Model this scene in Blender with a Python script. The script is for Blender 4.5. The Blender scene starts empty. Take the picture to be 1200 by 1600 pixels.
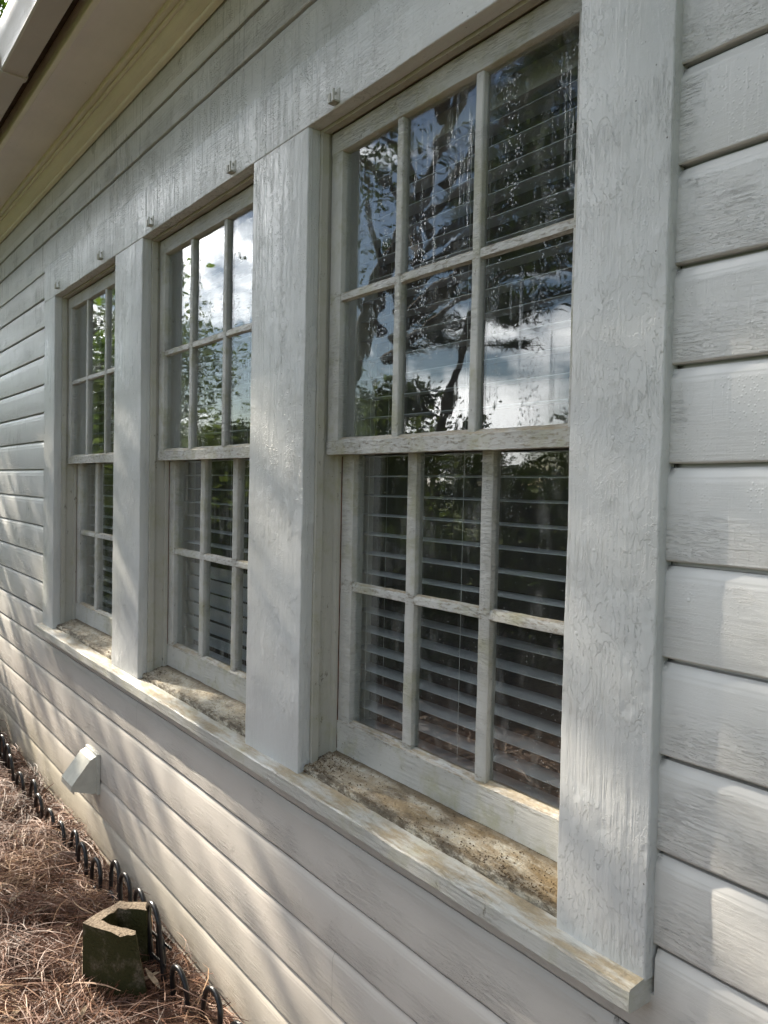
import bpy, bmesh, math, random
import numpy as np
from math import sin, cos, pi, radians
from mathutils import Vector, Matrix, noise as mnoise

scene = bpy.context.scene
col = scene.collection
random.seed(7)

# ------------------------------------------------------------------ camera
cam_d = bpy.data.cameras.new("camera")
cam = bpy.data.objects.new("camera", cam_d)
col.objects.link(cam)
YAW, PITCH, ROLL = radians(53.23), radians(-1.90), radians(1.20)
fw = Vector((-sin(YAW) * cos(PITCH), cos(YAW) * cos(PITCH), sin(PITCH)))
r0 = fw.cross(Vector((0, 0, 1))).normalized()
u0 = r0.cross(fw)
rr_ = r0 * cos(ROLL) + u0 * sin(ROLL)
uu_ = -r0 * sin(ROLL) + u0 * cos(ROLL)
M = Matrix((rr_, uu_, -fw)).transposed().to_4x4()
M.translation = Vector((0.8238, -0.9713, 0.6928))
cam.matrix_world = M
cam_d.sensor_fit = 'VERTICAL'
cam_d.sensor_height = 36.0
cam_d.lens = 1244.4 / 1600 * 36.0
cam_d.clip_start = 0.02
cam_d.clip_end = 2000
scene.camera = cam

# ------------------------------------------------------------------ light
SUN = Vector((-7.0, -1.35, 4.1)).normalized()          # towards the sun
SUN_EL = math.asin(SUN.z)
world = bpy.data.worlds.new("World")
scene.world = world
world.use_nodes = True
wn = world.node_tree
for n in list(wn.nodes):
    wn.nodes.remove(n)
w_out = wn.nodes.new('ShaderNodeOutputWorld')
w_bg = wn.nodes.new('ShaderNodeBackground')
w_sky = wn.nodes.new('ShaderNodeTexSky')
w_sky.sky_type = 'NISHITA'
w_sky.sun_disc = False
w_sky.sun_elevation = SUN_EL
w_sky.sun_rotation = math.atan2(SUN.x, SUN.y)
w_sky.air_density = 1.0
w_sky.dust_density = 0.2
w_tc = wn.nodes.new('ShaderNodeTexCoord')
w_map = wn.nodes.new('ShaderNodeMapping')
w_map.inputs['Scale'].default_value = (1.0, 1.0, 2.2)
w_map.inputs['Location'].default_value = (0.35, 0.1, 0.2)
w_no = wn.nodes.new('ShaderNodeTexNoise')
w_no.inputs['Scale'].default_value = 2.6
w_no.inputs['Detail'].default_value = 8
w_no.inputs['Roughness'].default_value = 0.55
w_rp = wn.nodes.new('ShaderNodeValToRGB')
w_rp.color_ramp.elements[0].position = 0.49
w_rp.color_ramp.elements[1].position = 0.60
w_mx = wn.nodes.new('ShaderNodeMix')
w_mx.data_type = 'RGBA'
L = wn.links.new
# clouds are brighter towards the sun
w_dot = wn.nodes.new('ShaderNodeVectorMath')
w_dot.operation = 'DOT_PRODUCT'
w_dot.inputs[1].default_value = SUN
w_cl = wn.nodes.new('ShaderNodeMath')
w_cl.operation = 'MAXIMUM'
w_cl.inputs[1].default_value = 0.0
w_pw = wn.nodes.new('ShaderNodeMath')
w_pw.operation = 'POWER'
w_pw.inputs[1].default_value = 2.5
w_ma = wn.nodes.new('ShaderNodeMath')
w_ma.operation = 'MULTIPLY_ADD'
w_ma.inputs[1].default_value = 60.0
w_ma.inputs[2].default_value = 8.0
w_cc = wn.nodes.new('ShaderNodeCombineColor')
L(w_tc.outputs['Generated'], w_dot.inputs[0])
L(w_dot.outputs['Value'], w_cl.inputs[0])
L(w_cl.outputs[0], w_pw.inputs[0])
L(w_pw.outputs[0], w_ma.inputs[0])
for i_ in range(3):
    L(w_ma.outputs[0], w_cc.inputs[i_])
L(w_cc.outputs[0], w_mx.inputs[7])
L(w_tc.outputs['Generated'], w_map.inputs[0])
L(w_map.outputs[0], w_no.inputs['Vector'])
L(w_no.outputs['Fac'], w_rp.inputs[0])
L(w_rp.outputs[0], w_mx.inputs[0])
L(w_sky.outputs[0], w_mx.inputs[6])
L(w_mx.outputs[2], w_bg.inputs['Color'])
w_bg.inputs['Strength'].default_value = 0.05
L(w_bg.outputs[0], w_out.inputs['Surface'])

sun_d = bpy.data.lights.new("sun", 'SUN')
sun_d.energy = 5.0
sun_d.angle = radians(0.5)
sun_d.color = (1.0, 0.90, 0.75)
sun = bpy.data.objects.new("sun", sun_d)
col.objects.link(sun)
sun.rotation_euler = (-SUN).to_track_quat('-Z', 'Y').to_euler()
sun.location = (-8, -3, 8)

scene.view_settings.view_transform = 'Standard'
scene.view_settings.look = 'None'
scene.view_settings.gamma = 1.0
scene.view_settings.exposure = 1.6
scene.render.resolution_x = 768
scene.render.resolution_y = 1024


# ------------------------------------------------------------------ helpers
def link(name, me, mat=None, parent=None, smooth=True, ang=35):
    o = bpy.data.objects.new(name, me)
    col.objects.link(o)
    if mat:
        me.materials.append(mat)
    if smooth and len(me.polygons):
        me.polygons.foreach_set('use_smooth', [True] * len(me.polygons))
        me.set_sharp_from_angle(angle=radians(ang))
    if parent:
        o.parent = parent
    return o


def obj(name, bm, mat=None, parent=None, smooth=True, ang=35, label=None):
    bmesh.ops.recalc_face_normals(bm, faces=bm.faces[:])
    me = bpy.data.meshes.new(name)
    bm.to_mesh(me)
    bm.free()
    o = link(name, me, mat, parent, smooth, ang)
    if label:
        o['label'] = label
    return o


def tag(o, label=None, cat=None, group=None, kind=None):
    if label:
        o['label'] = label
    if cat:
        o['category'] = cat
    if group:
        o['group'] = group
    if kind:
        o['kind'] = kind
    return o


def empty(name, loc=(0, 0, 0), label=None, cat=None, group=None):
    o = bpy.data.objects.new(name, None)
    o.location = loc
    o.empty_display_size = 0.1
    col.objects.link(o)
    return tag(o, label, cat, group)


def rrect(a0, a1, b0, b1, r=0.002, n=2):
    """rounded rectangle polygon in (a,b)"""
    pts = []
    for ca, cb, s in ((a1 - r, b1 - r, 0), (a0 + r, b1 - r, 1), (a0 + r, b0 + r, 2), (a1 - r, b0 + r, 3)):
        for k in range(n + 1):
            t = pi / 2 * (s + k / n)
            pts.append((ca + r * cos(t), cb + r * sin(t)))
    return pts


def extrude(bm, prof, t0, t1, axis='x', step=0.05, jit=0.0006, ends=(0, 0)):
    """prism of a closed profile. axis x: profile=(y,z); axis z: profile=(x,y); axis y: profile=(x,z)"""
    n = max(1, int(abs(t1 - t0) / step))
    rings = []
    for i in range(n + 1):
        t = t0 + (t1 - t0) * i / n
        ring = []
        for a, b in prof:
            if axis == 'x':
                p = Vector((t, a, b))
            elif axis == 'z':
                p = Vector((a, b, t))
            else:
                p = Vector((a, t, b))
            if jit:
                q = mnoise.noise_vector(p * 9.0) * jit * 1.2 + mnoise.noise_vector(p * 47.0 + Vector((3, 1, 7))) * jit * 0.7
                if axis == 'x':
                    q.x = 0
                elif axis == 'z':
                    q.z = 0
                else:
                    q.y = 0
                p = p + q
            ring.append(bm.verts.new(p))
        rings.append(ring)
    m = len(prof)
    for i in range(n):
        for j in range(m):
            k = (j + 1) % m
            bm.faces.new((rings[i][j], rings[i][k], rings[i + 1][k], rings[i + 1][j]))
    for ring in (rings[0], rings[-1]):
        try:
            bm.faces.new(ring)
        except ValueError:
            pass


def bx(bm, x0, x1, y0, y1, z0, z1, r=0.002, axis=None, step=0.05, jit=0.0004):
    d = {'x': x1 - x0, 'y': y1 - y0, 'z': z1 - z0}
    if axis is None:
        axis = max(d, key=d.get)
    r = min(r, min(d.values()) * 0.4)
    if axis == 'x':
        extrude(bm, rrect(y0, y1, z0, z1, r), x0, x1, 'x', step, jit)
    elif axis == 'z':
        extrude(bm, rrect(x0, x1, y0, y1, r), z0, z1, 'z', step, jit)
    else:
        extrude(bm, rrect(x0, x1, z0, z1, r), y0, y1, 'y', step, jit)


def tube(bm, pts, rad, sides=8, rad2=None, cap=True):
    pts = [Vector(p) for p in pts]
    n = len(pts)
    rings = []
    up = Vector((0.13, 0.2, 1)).normalized()
    for i, p in enumerate(pts):
        d = (pts[min(i + 1, n - 1)] - pts[max(i - 1, 0)]).normalized()
        a = d.cross(up)
        if a.length < 1e-3:
            a = d.cross(Vector((1, 0, 0)))
        a.normalize()
        b = d.cross(a)
        r = rad if rad2 is None else rad + (rad2 - rad) * i / (n - 1)
        if isinstance(rad, (list, tuple)):
            r = rad[i]
        rings.append([bm.verts.new(p + (a * cos(2 * pi * k / sides) + b * sin(2 * pi * k / sides)) * r) for k in range(sides)])
    for i in range(n - 1):
        for k in range(sides):
            bm.faces.new((rings[i][k], rings[i][(k + 1) % sides], rings[i + 1][(k + 1) % sides], rings[i + 1][k]))
    if cap:
        bm.faces.new(rings[0])
        bm.faces.new(rings[-1])


# ------------------------------------------------------------------ node helper
class NT:
    def __init__(s, name):
        s.m = bpy.data.materials.new(name)
        s.m.use_nodes = True
        s.t = s.m.node_tree
        for n in list(s.t.nodes):
            s.t.nodes.remove(n)
        s.out = s.t.nodes.new('ShaderNodeOutputMaterial')
        s.tc = s.t.nodes.new('ShaderNodeTexCoord')
        s.P = s.tc.outputs['Object']

    def new(s, typ, **kw):
        n = s.t.nodes.new(typ)
        for k, v in kw.items():
            setattr(n, k, v)
        return n

    def put(s, sock, v):
        if isinstance(v, bpy.types.NodeSocket):
            s.t.links.new(v, sock)
        elif v is not None:
            if isinstance(v, (tuple, list)) and len(v) == 3 and sock.type == 'RGBA':
                v = (*v, 1)
            sock.default_value = v

    def scale(s, sc, loc=(0, 0, 0), vec=None):
        n = s.new('ShaderNodeMapping')
        s.put(n.inputs['Vector'], vec or s.P)
        n.inputs['Scale'].default_value = sc
        n.inputs['Location'].default_value = loc
        return n.outputs[0]

    def noise(s, sc=1.0, det=4, rough=0.55, vec=None, dist=0.0, seed=0.0, color=False):
        n = s.new('ShaderNodeTexNoise')
        if isinstance(sc, (tuple, list)):
            v = s.scale(sc, (seed * 3.1, seed * 1.7, seed * 2.3), vec)
            sc = 1.0
        elif seed:
            v = s.scale((1, 1, 1), (seed * 3.1, seed * 1.7, seed * 2.3), vec)
        else:
            v = vec or s.P
        s.put(n.inputs['Vector'], v)
        n.inputs['Scale'].default_value = sc
        n.inputs['Detail'].default_value = det
        n.inputs['Roughness'].default_value = rough
        n.inputs['Distortion'].default_value = dist
        return n.outputs['Color' if color else 'Fac']

    def voro(s, sc, feature='F1', vec=None, out='Distance', rand=1.0):
        n = s.new('ShaderNodeTexVoronoi', feature=feature)
        if isinstance(sc, (tuple, list)):
            s.put(n.inputs['Vector'], s.scale(sc, (0, 0, 0), vec))
            n.inputs['Scale'].default_value = 1.0
        else:
            s.put(n.inputs['Vector'], vec or s.P)
            n.inputs['Scale'].default_value = sc
        n.inputs['Randomness'].default_value = rand
        return n.outputs[out]

    def math(s, op, a, b=None, c=None, clamp=False):
        n = s.new('ShaderNodeMath', operation=op, use_clamp=clamp)
        s.put(n.inputs[0], a)
        s.put(n.inputs[1], b)
        if c is not None:
            s.put(n.inputs[2], c)
        return n.outputs[0]

    def mul(s, a, b):
        return s.math('MULTIPLY', a, b)

    def add(s, a, b):
        return s.math('ADD', a, b)

    def step(s, v, a, b, lo=0.0, hi=1.0):
        n = s.new('ShaderNodeMapRange', interpolation_type='SMOOTHSTEP')
        s.put(n.inputs['Value'], v)
        n.inputs['From Min'].default_value = a
        n.inputs['From Max'].default_value = b
        n.inputs['To Min'].default_value = lo
        n.inputs['To Max'].default_value = hi
        return n.outputs[0]

    def mix(s, f, a, b):
        n = s.new('ShaderNodeMix', data_type='RGBA')
        s.put(n.inputs[0], f)
        s.put(n.inputs[6], a)
        s.put(n.inputs[7], b)
        return n.outputs[2]

    def xyz(s, vec=None):
        n = s.new('ShaderNodeSeparateXYZ')
        s.put(n.inputs[0], vec or s.P)
        return n.outputs

    def nz(s):
        g = s.new('ShaderNodeNewGeometry')
        return s.xyz(g.outputs['Normal'])[2]

    def bump(s, h, strength=1.0, dist=1.0):
        n = s.new('ShaderNodeBump')
        n.inputs['Strength'].default_value = strength
        n.inputs['Distance'].default_value = dist
        s.put(n.inputs['Height'], h)
        return n.outputs[0]

    def bsdf(s, color, rough=0.5, normal=None, spec=0.5, metal=0.0, **kw):
        n = s.new('ShaderNodeBsdfPrincipled')
        s.put(n.inputs['Base Color'], color)
        s.put(n.inputs['Roughness'], rough)
        s.put(n.inputs['Metallic'], metal)
        s.put(n.inputs['Specular IOR Level'], spec)
        if normal is not None:
            s.put(n.inputs['Normal'], normal)
        for k, v in kw.items():
            s.put(n.inputs[k], v)
        s.t.links.new(n.outputs[0], s.out.inputs['Surface'])
        return n


def paint(name, axis='x', base=(0.59, 0.59, 0.575), stroke=1.0, peel=1.0, crack=1.0, wet=0.0,
          dirt=0.0, mildew=0.0, specks=0.3, worn=0.0, bands=False, algae_bounce=False, rough=0.34, seams=False):
    """old thick brushed oil paint over wood; grain along axis"""
    t = NT(name)
    if axis == 'x':
        gr = (7, 190, 190)
        g2 = (2.2, 34, 34)
        ck = (1.8, 70, 70)
    else:
        gr = (190, 190, 7)
        g2 = (34, 34, 2.2)
        ck = (70, 70, 1.8)
    X, Y, Z = t.xyz()[:3]
    strokes = t.noise(gr, 3, 0.6)
    broad = t.noise(g2, 4, 0.6, seed=1)
    big = t.noise(3.1, 4, 0.6, seed=2)
    lump = t.noise(55, 3, 0.6, seed=3)
    fine = t.noise(420, 2, 0.5, seed=4)
    # flaked plates: contour of a noise field, only in some regions
    pl = t.noise((g2[0] * 5, g2[1] * 0.8, g2[2] * 5) if axis == 'x' else (g2[0] * 0.8, g2[1] * .8, g2[2] * 5), 6, 0.62, seed=5, dist=0.3)
    if seams:
        frp = t.math('FRACT', t.math('DIVIDE', t.math('SUBTRACT', Z, 0.045 - 1.375), 0.1375))
        row = t.math('FLOOR', t.math('DIVIDE', t.math('SUBTRACT', Z, 0.045 - 1.375), 0.1375))
        rowv = t.math('FRACT', t.mul(t.math('SINE', t.mul(row, 12.9)), 43.7))
    plate = t.add(t.step(pl, 0.480, 0.492), t.mul(t.step(pl, 0.39, 0.42), 0.5))
    plate2 = t.step(pl, 0.570, 0.580)
    pmask = t.step(t.noise(4.5, 4, 0.6, seed=6), 0.40, 0.62, 0.08, 1.0)
    if seams:
        pmask = t.mul(pmask, t.mul(t.step(frp, 0.2, 0.65, 1.0, 0.15), t.add(t.mul(rowv, 0.8), 0.3)))
    # drying cracks along the grain
    cn = t.noise(ck, 3, 0.55, seed=7, dist=0.15)
    cr = t.step(t.math('ABSOLUTE', t.math('SUBTRACT', cn, 0.5)), 0.0, 0.016, 1.0, 0.0)
    cmask = t.step(t.noise((5, 5, 5), 4, 0.6, seed=8), 0.52, 0.62)
    if seams:
        fr0 = t.math('FRACT', t.math('DIVIDE', t.math('SUBTRACT', Z, 0.045 - 1.375), 0.1375))
        cmask = t.mul(cmask, t.step(fr0, 0.25, 0.6, 1.0, 0.12))
    crk = t.mul(cr, cmask)
    smod = t.step(t.noise(7, 3, 0.6, seed=40), 0.38, 0.62, 0.3, 1.0)
    h = t.mul(t.mul(strokes, smod), 0.0011 * stroke)
    # thick sagging drips and ridges of old coats
    rdg = t.noise((g2[0] * 9, g2[1] * 1.5, g2[2] * 9), 5, 0.6, seed=41, dist=0.8)
    h = t.add(h, t.mul(t.mul(t.step(t.math('ABSOLUTE', t.math('SUBTRACT', rdg, 0.5)), 0.0, 0.03, 1, 0), t.step(t.noise(6, 4, 0.6, seed=42), 0.54, 0.66)), 0.0004 * peel))
    h = t.add(h, t.mul(broad, 0.0016 * stroke))
    h = t.add(h, t.mul(lump, 0.0006))
    h = t.add(h, t.mul(fine, 0.00006))
    h = t.add(h, t.mul(t.mul(t.add(plate, plate2), pmask), 0.0011 * peel))
    h = t.add(h, t.mul(crk, -0.0009 * crack))
    # paint nibs
    vd = t.voro(34)
    vc = t.xyz(t.voro(34, out='Color'))[0]
    nib = t.mul(t.step(vd, 0.05, 0.14, 1, 0), t.step(vc, 0.80, 0.82))
    h = t.add(h, t.mul(nib, 0.0007))
    rg = t.step(big, 0.3, 0.7, rough - 0.06, rough + 0.1)
    if wet > 0:
        wm = t.mul(t.step(X, -1.1, -0.2, 1, 0.25), t.step(Z, 0.2, 0.9, 0.0, 1))
        runs = t.noise((95, 95, 3.2), 5, 0.65, seed=9)
        drops = t.voro(190)
        dr = t.mul(t.step(drops, 0.1, 0.42, 1, 0), t.step(t.noise((30, 30, 7), 4, 0.6, seed=10), 0.46, 0.60))
        rn = t.step(runs, 0.52, 0.60)
        blot = t.step(t.noise((16, 16, 4.5), 6, 0.7, seed=11), 0.46, 0.54)
        h = t.add(h, t.mul(t.mul(t.add(t.mul(rn, 0.6), t.mul(dr, 1.4)), wm), 0.0015 * wet))
        film = t.mul(t.mul(t.math('MAXIMUM', rn, t.mul(blot, 0.5)), wm), wet * 0.6)
        mxr = t.new('ShaderNodeMix', data_type='FLOAT')
        t.put(mxr.inputs[0], t.math('MINIMUM', film, 1.0))
        t.put(mxr.inputs[2], rg)
        mxr.inputs[3].default_value = 0.22
        rg = mxr.outputs[0]
    c = t.mix(t.step(big, 0.3, 0.7), tuple(v * 0.93 for v in base), tuple(min(1, v * 1.04) for v in base))
    c = t.mix(t.mul(t.step(broad, 0.35, 0.65), 0.12), c, (base[0] * 0.86, base[1] * 0.86, base[2] * 0.82))
    if wet > 0:
        c = t.mix(t.mul(t.math('MINIMUM', film, 1.0), 0.10), c, (base[0] * 0.66, base[1] * 0.67, base[2] * 0.68))
    c = t.mix(t.mul(crk, 0.30 * crack), c, (0.22, 0.20, 0.16))
    if worn > 0:
        wmk = t.mul(t.step(t.noise((g2[0] * 6, g2[1] * 2, g2[2] * 6), 6, 0.7, seed=12), 0.50, 0.58), t.mul(t.step(t.nz(), 0.15, 0.6), worn))
        c = t.mix(wmk, c, t.mix(t.noise(gr, 3, 0.6, seed=13), (0.10, 0.075, 0.05), (0.36, 0.31, 0.25)))
        h = t.add(h, t.mul(wmk, -0.0006))
    if bands:
        bm1 = None
        for zc, hw_ in ((1.131, 0.013), (0.449, 0.015), (0.783, 0.020), (0.122, 0.012)):
            q = t.step(t.math('ABSOLUTE', t.math('SUBTRACT', Z, zc)), hw_ * 0.8, hw_ * 1.2, 1, 0)
            bm1 = q if bm1 is None else t.math('MAXIMUM', bm1, q)
        fl = t.step(t.noise((50, 150, 170), 6, 0.72, seed=30), 0.49, 0.63)
        fm = t.mul(t.mul(bm1, fl), 0.8)
        wood = t.mix(t.noise((12, 200, 200), 4, 0.7, seed=31), (0.11, 0.085, 0.06), (0.34, 0.30, 0.23))
        c = t.mix(fm, c, wood)
        h = t.add(h, t.mul(fm, t.mul(t.noise((60, 160, 160), 4, 0.7, seed=32), 0.0022)))
        h = t.add(h, t.mul(fm, -0.0008))
    # specks of fly dirt and mould
    v1 = t.voro(70)
    v1c = t.xyz(t.voro(70, out='Color'))[1]
    sp = t.mul(t.step(v1, 0.06, 0.13, 1, 0), t.step(v1c, 1.0 - 0.22 * specks, 1.0 - 0.22 * specks + 0.01))
    sp = t.mul(sp, t.step(t.noise(4, 3, 0.6, seed=14), 0.5, 0.62))
    c = t.mix(t.mul(sp, 0.85), c, (0.05, 0.04, 0.03))
    if mildew > 0:
        ms = t.mul(t.step(t.noise((34, 34, 22), 7, 0.8, seed=45), 0.60, 0.68), 0.75)
        c = t.mix(ms, c, (0.09, 0.075, 0.05))
        mm = t.mul(t.step(t.noise(11, 6, 0.7, seed=15), 0.46, 0.68), mildew)
        c = t.mix(mm, c, (0.30, 0.29, 0.13))
    if algae_bounce:
        al = t.mul(t.step(Z, -0.78, -0.42, 1, 0), t.step(t.noise((2.2, 3, 1.4), 5, 0.6, seed=16), 0.30, 0.55))
        al = t.mul(al, t.step(X, -3.6, -1.2, 1.0, 0.45))
        c = t.mix(t.mul(al, 0.75), c, (0.40, 0.37, 0.17))
        sl = t.mul(t.step(Z, -0.82, -0.66, 1, 0), t.step(t.noise(26, 5, 0.7, seed=17), 0.42, 0.62))
        c = t.mix(t.mul(sl, 0.65), c, (0.16, 0.13, 0.08))
        # warm straw bounce painted into the colour, growing towards the lower boards
        bounce_tint = t.mul(t.step(Z, -0.6, 0.6, 1, 0), 0.60)
        c = t.mix(bounce_tint, c, (0.50, 0.435, 0.365))
    if seams:
        for sx_, za_, zb_ in ((-0.66, -0.505, -0.3675), (-1.95, -0.2300, -0.0925), (-2.9, -0.6425, -0.505), (-3.75, 0.87, 1.008)):
            ln_ = t.step(t.math('ABSOLUTE', t.math('SUBTRACT', t.add(X, t.mul(t.noise(30, 2, 0.5, seed=33), 0.002)), sx_ + 0.001)), 0.0003, 0.0010, 1, 0)
            inz = t.mul(t.math('GREATER_THAN', Z, za_), t.math('LESS_THAN', Z, zb_))
            sm_ = t.mul(ln_, inz)
            h = t.add(h, t.mul(sm_, -0.001))
            c = t.mix(t.mul(sm_, 0.7), c, (0.12, 0.11, 0.09))
        # darker laps, with dark notches where the boards run into the trim
        fr = t.math('FRACT', t.math('DIVIDE', t.math('SUBTRACT', Z, 0.045 - 1.375), 0.1375))
        lap = t.step(fr, 0.84, 0.99)
        nb = t.noise(60, 4, 0.7, seed=18)
        ed = t.mul(t.step(X, 0.166, 0.178, 1, 0), t.math('GREATER_THAN', X, 0.1))
        c = t.mix(t.mul(t.mul(lap, ed), t.step(nb, 0.40, 0.55)), c, (0.05, 0.045, 0.04))
        c = t.mix(t.mul(t.mul(t.step(fr, 0.962, 0.99), t.step(t.noise((4, 9, 9), 3, 0.5, seed=19), 0.40, 0.65)), 0.15), c, (0.22, 0.19, 0.13))
    if dirt > 0:
        up = t.step(t.nz(), 0.35, 0.85)
        dm = t.mul(t.mul(up, t.step(t.noise((9, 40, 40), 6, 0.68, seed=20), 0.36, 0.62)), dirt)
        dc = t.mix(t.noise(90, 4, 0.7, seed=21), (0.10, 0.065, 0.03), (0.50, 0.38, 0.20))
        c = t.mix(dm, c, dc)
        h = t.add(h, t.mul(dm, t.mul(t.noise(260, 4, 0.7, seed=22), 0.0014)))
    if seams:
        h = t.mul(h, t.mul(t.step(fr0, 0.80, 0.85, 1.0, 0.12), t.step(fr0, 0.0, 0.03, 0.3, 1.0)))
    b = t.bsdf(c, rg, t.bump(h), 0.5)
    return t.m


def glass_mat():
    t = NT('old_window_glass')
    wob = t.noise(5.5, 2, 0.5, seed=1)
    wob2 = t.noise((16, 16, 6), 2, 0.5, seed=2)
    drop = t.step(t.voro((160, 160, 120)), 0.08, 0.36, 1, 0)
    dmask = t.step(t.noise((20, 20, 5), 5, 0.65, seed=3), 0.50, 0.60)
    runs = t.step(t.noise((110, 110, 2.6), 4, 0.6, seed=4), 0.60, 0.68)
    rmask = t.step(t.noise((7, 7, 3), 3, 0.5, seed=5), 0.48, 0.60)
    h = t.add(t.mul(wob, 0.0008), t.mul(wob2, 0.00012))
    h = t.add(h, t.mul(t.mul(drop, dmask), 0.00025))
    h = t.add(h, t.mul(t.mul(runs, rmask), 0.00018))
    nrm = t.bump(h)
    fr = t.new('ShaderNodeFresnel')
    geo = t.new('ShaderNodeNewGeometry')
    mi = t.new('ShaderNodeMix', data_type='FLOAT')
    t.put(mi.inputs[0], geo.outputs['Backfacing'])
    mi.inputs[2].default_value = 1.72
    mi.inputs[3].default_value = 1 / 1.72          # the ray already travels straight: same reflectance on the way out
    t.put(fr.inputs['IOR'], mi.outputs[0])
    t.put(fr.inputs['Normal'], nrm)
    f2 = fr.outputs[0]
    gl = t.new('ShaderNodeBsdfGlossy')
    gl.inputs['Roughness'].default_value = 0.012
    t.put(gl.inputs['Color'], (1, 1, 1, 1))
    t.put(gl.inputs['Normal'], nrm)
    tr = t.new('ShaderNodeBsdfTransparent')
    tr.inputs['Color'].default_value = (0.95, 0.97, 0.96, 1)
    df = t.new('ShaderNodeBsdfDiffuse')
    df.inputs['Color'].default_value = (0.62, 0.62, 0.60, 1)
    grime = t.mul(t.step(t.noise((30, 30, 9), 6, 0.7, seed=6), 0.50, 0.72), 0.09)
    spk = t.mul(t.mul(t.step(t.voro(120), 0.06, 0.15, 1, 0), t.step(t.xyz(t.voro(120, out='Color'))[0], 0.80, 0.82)), 0.75)
    gf = t.math('MAXIMUM', t.add(grime, 0.018), spk)
    m1 = t.new('ShaderNodeMixShader')
    t.put(m1.inputs[0], gf)
    t.t.links.new(tr.outputs[0], m1.inputs[1])
    t.t.links.new(df.outputs[0], m1.inputs[2])
    m2 = t.new('ShaderNodeMixShader')
    t.put(m2.inputs[0], f2)
    t.t.links.new(m1.outputs[0], m2.inputs[1])
    t.t.links.new(gl.outputs[0], m2.inputs[2])
    t.t.links.new(m2.outputs[0], t.out.inputs['Surface'])
    return t.m


def simple(name, color, rough=0.6, var=0.15, sc=20, bump=0.0, spec=0.4, metal=0.0):
    t = NT(name)
    n = t.noise(sc, 5, 0.6)
    c = t.mix(t.step(n, 0.3, 0.7), tuple(v * (1 - var) for v in color), tuple(v * (1 + var) for v in color))
    nr = t.bump(t.mul(n, bump)) if bump else None
    t.bsdf(c, rough, nr, spec, metal)
    return t.m


def leaf_mat(name, c1, c2, trans=0.3):
    t = NT(name)
    n = t.noise(1.6, 3, 0.6)
    oi = t.noise(37, 1, 0.5, seed=3)
    c = t.mix(t.step(t.math('ADD', t.mul(n, 0.6), t.mul(oi, 0.4)), 0.36, 0.62), c1, c2)
    b = t.new('ShaderNodeBsdfDiffuse')
    t.put(b.inputs['Color'], c)
    r = t.new('ShaderNodeBsdfTranslucent')
    t.put(r.inputs['Color'], t.mix(0.5, c, (c2[0] * 1.6, c2[1] * 1.7, c2[2] * 0.8)))
    m = t.new('ShaderNodeMixShader')
    m.inputs[0].default_value = trans
    t.t.links.new(b.outputs[0], m.inputs[1])
    t.t.links.new(r.outputs[0], m.inputs[2])
    t.t.links.new(m.outputs[0], t.out.inputs['Surface'])
    return t.m


M_SIDING = paint('siding_paint', 'x', stroke=0.42, peel=1.0, crack=0.9, wet=1.0, specks=0.25, algae_bounce=True, seams=True)
M_CASING = paint('casing_paint', 'z', base=(0.58, 0.59, 0.585), stroke=0.95, peel=1.2, crack=0.55, wet=0.8, specks=0.35)
M_HEAD = paint('head_board_paint', 'x', base=(0.68, 0.69, 0.695), stroke=0.6, peel=0.5, crack=0.2, wet=1.2, specks=0.6)
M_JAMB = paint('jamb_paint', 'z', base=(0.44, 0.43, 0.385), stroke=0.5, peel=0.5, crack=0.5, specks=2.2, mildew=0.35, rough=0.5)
M_SASH = paint('sash_paint', 'x', base=(0.50, 0.50, 0.475), stroke=0.5, peel=0.9, crack=0.6, dirt=0.75, worn=0.55, bands=True, specks=1.0, mildew=0.5, rough=0.5)
M_SILL = paint('sill_paint', 'x', base=(0.54, 0.54, 0.505), stroke=0.7, peel=1.0, crack=0.5, dirt=0.8, mildew=0.35, specks=1.2)
M_SOFFIT = paint('soffit_paint', 'x', base=(0.80, 0.76, 0.71), stroke=0.15, peel=0.1, crack=0.0, specks=0.5, rough=0.6)
M_CROWN = paint('crown_paint', 'x', base=(0.80, 0.76, 0.64), stroke=0.5, peel=0.3, crack=0.1, specks=0.3)
M_GUTTER = paint('gutter_paint', 'x', base=(0.50, 0.45, 0.40), stroke=0.05, peel=0.0, crack=0.0, specks=1.2, dirt=0.0, rough=0.4)
M_VENT = simple('vent_plastic', (0.55, 0.54, 0.47), 0.45, 0.08, 30, 0.0003)
M_GLASS = glass_mat()
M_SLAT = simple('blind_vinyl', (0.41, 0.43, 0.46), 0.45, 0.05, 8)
M_CORD = simple('cord_white', (0.6, 0.6, 0.58), 0.8, 0.05, 40)
M_RUST = simple('rusty_strip', (0.10, 0.045, 0.025), 0.8, 0.6, 40, 0.001)
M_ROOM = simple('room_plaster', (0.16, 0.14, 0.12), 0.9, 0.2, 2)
M_BLACK = simple('black_plastic', (0.012, 0.012, 0.013), 0.28, 0.3, 60, 0.0004, 0.5)
M_DARKWOOD = simple('dark_wood', (0.06, 0.045, 0.03), 0.9, 0.3, 30, 0.001)


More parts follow.
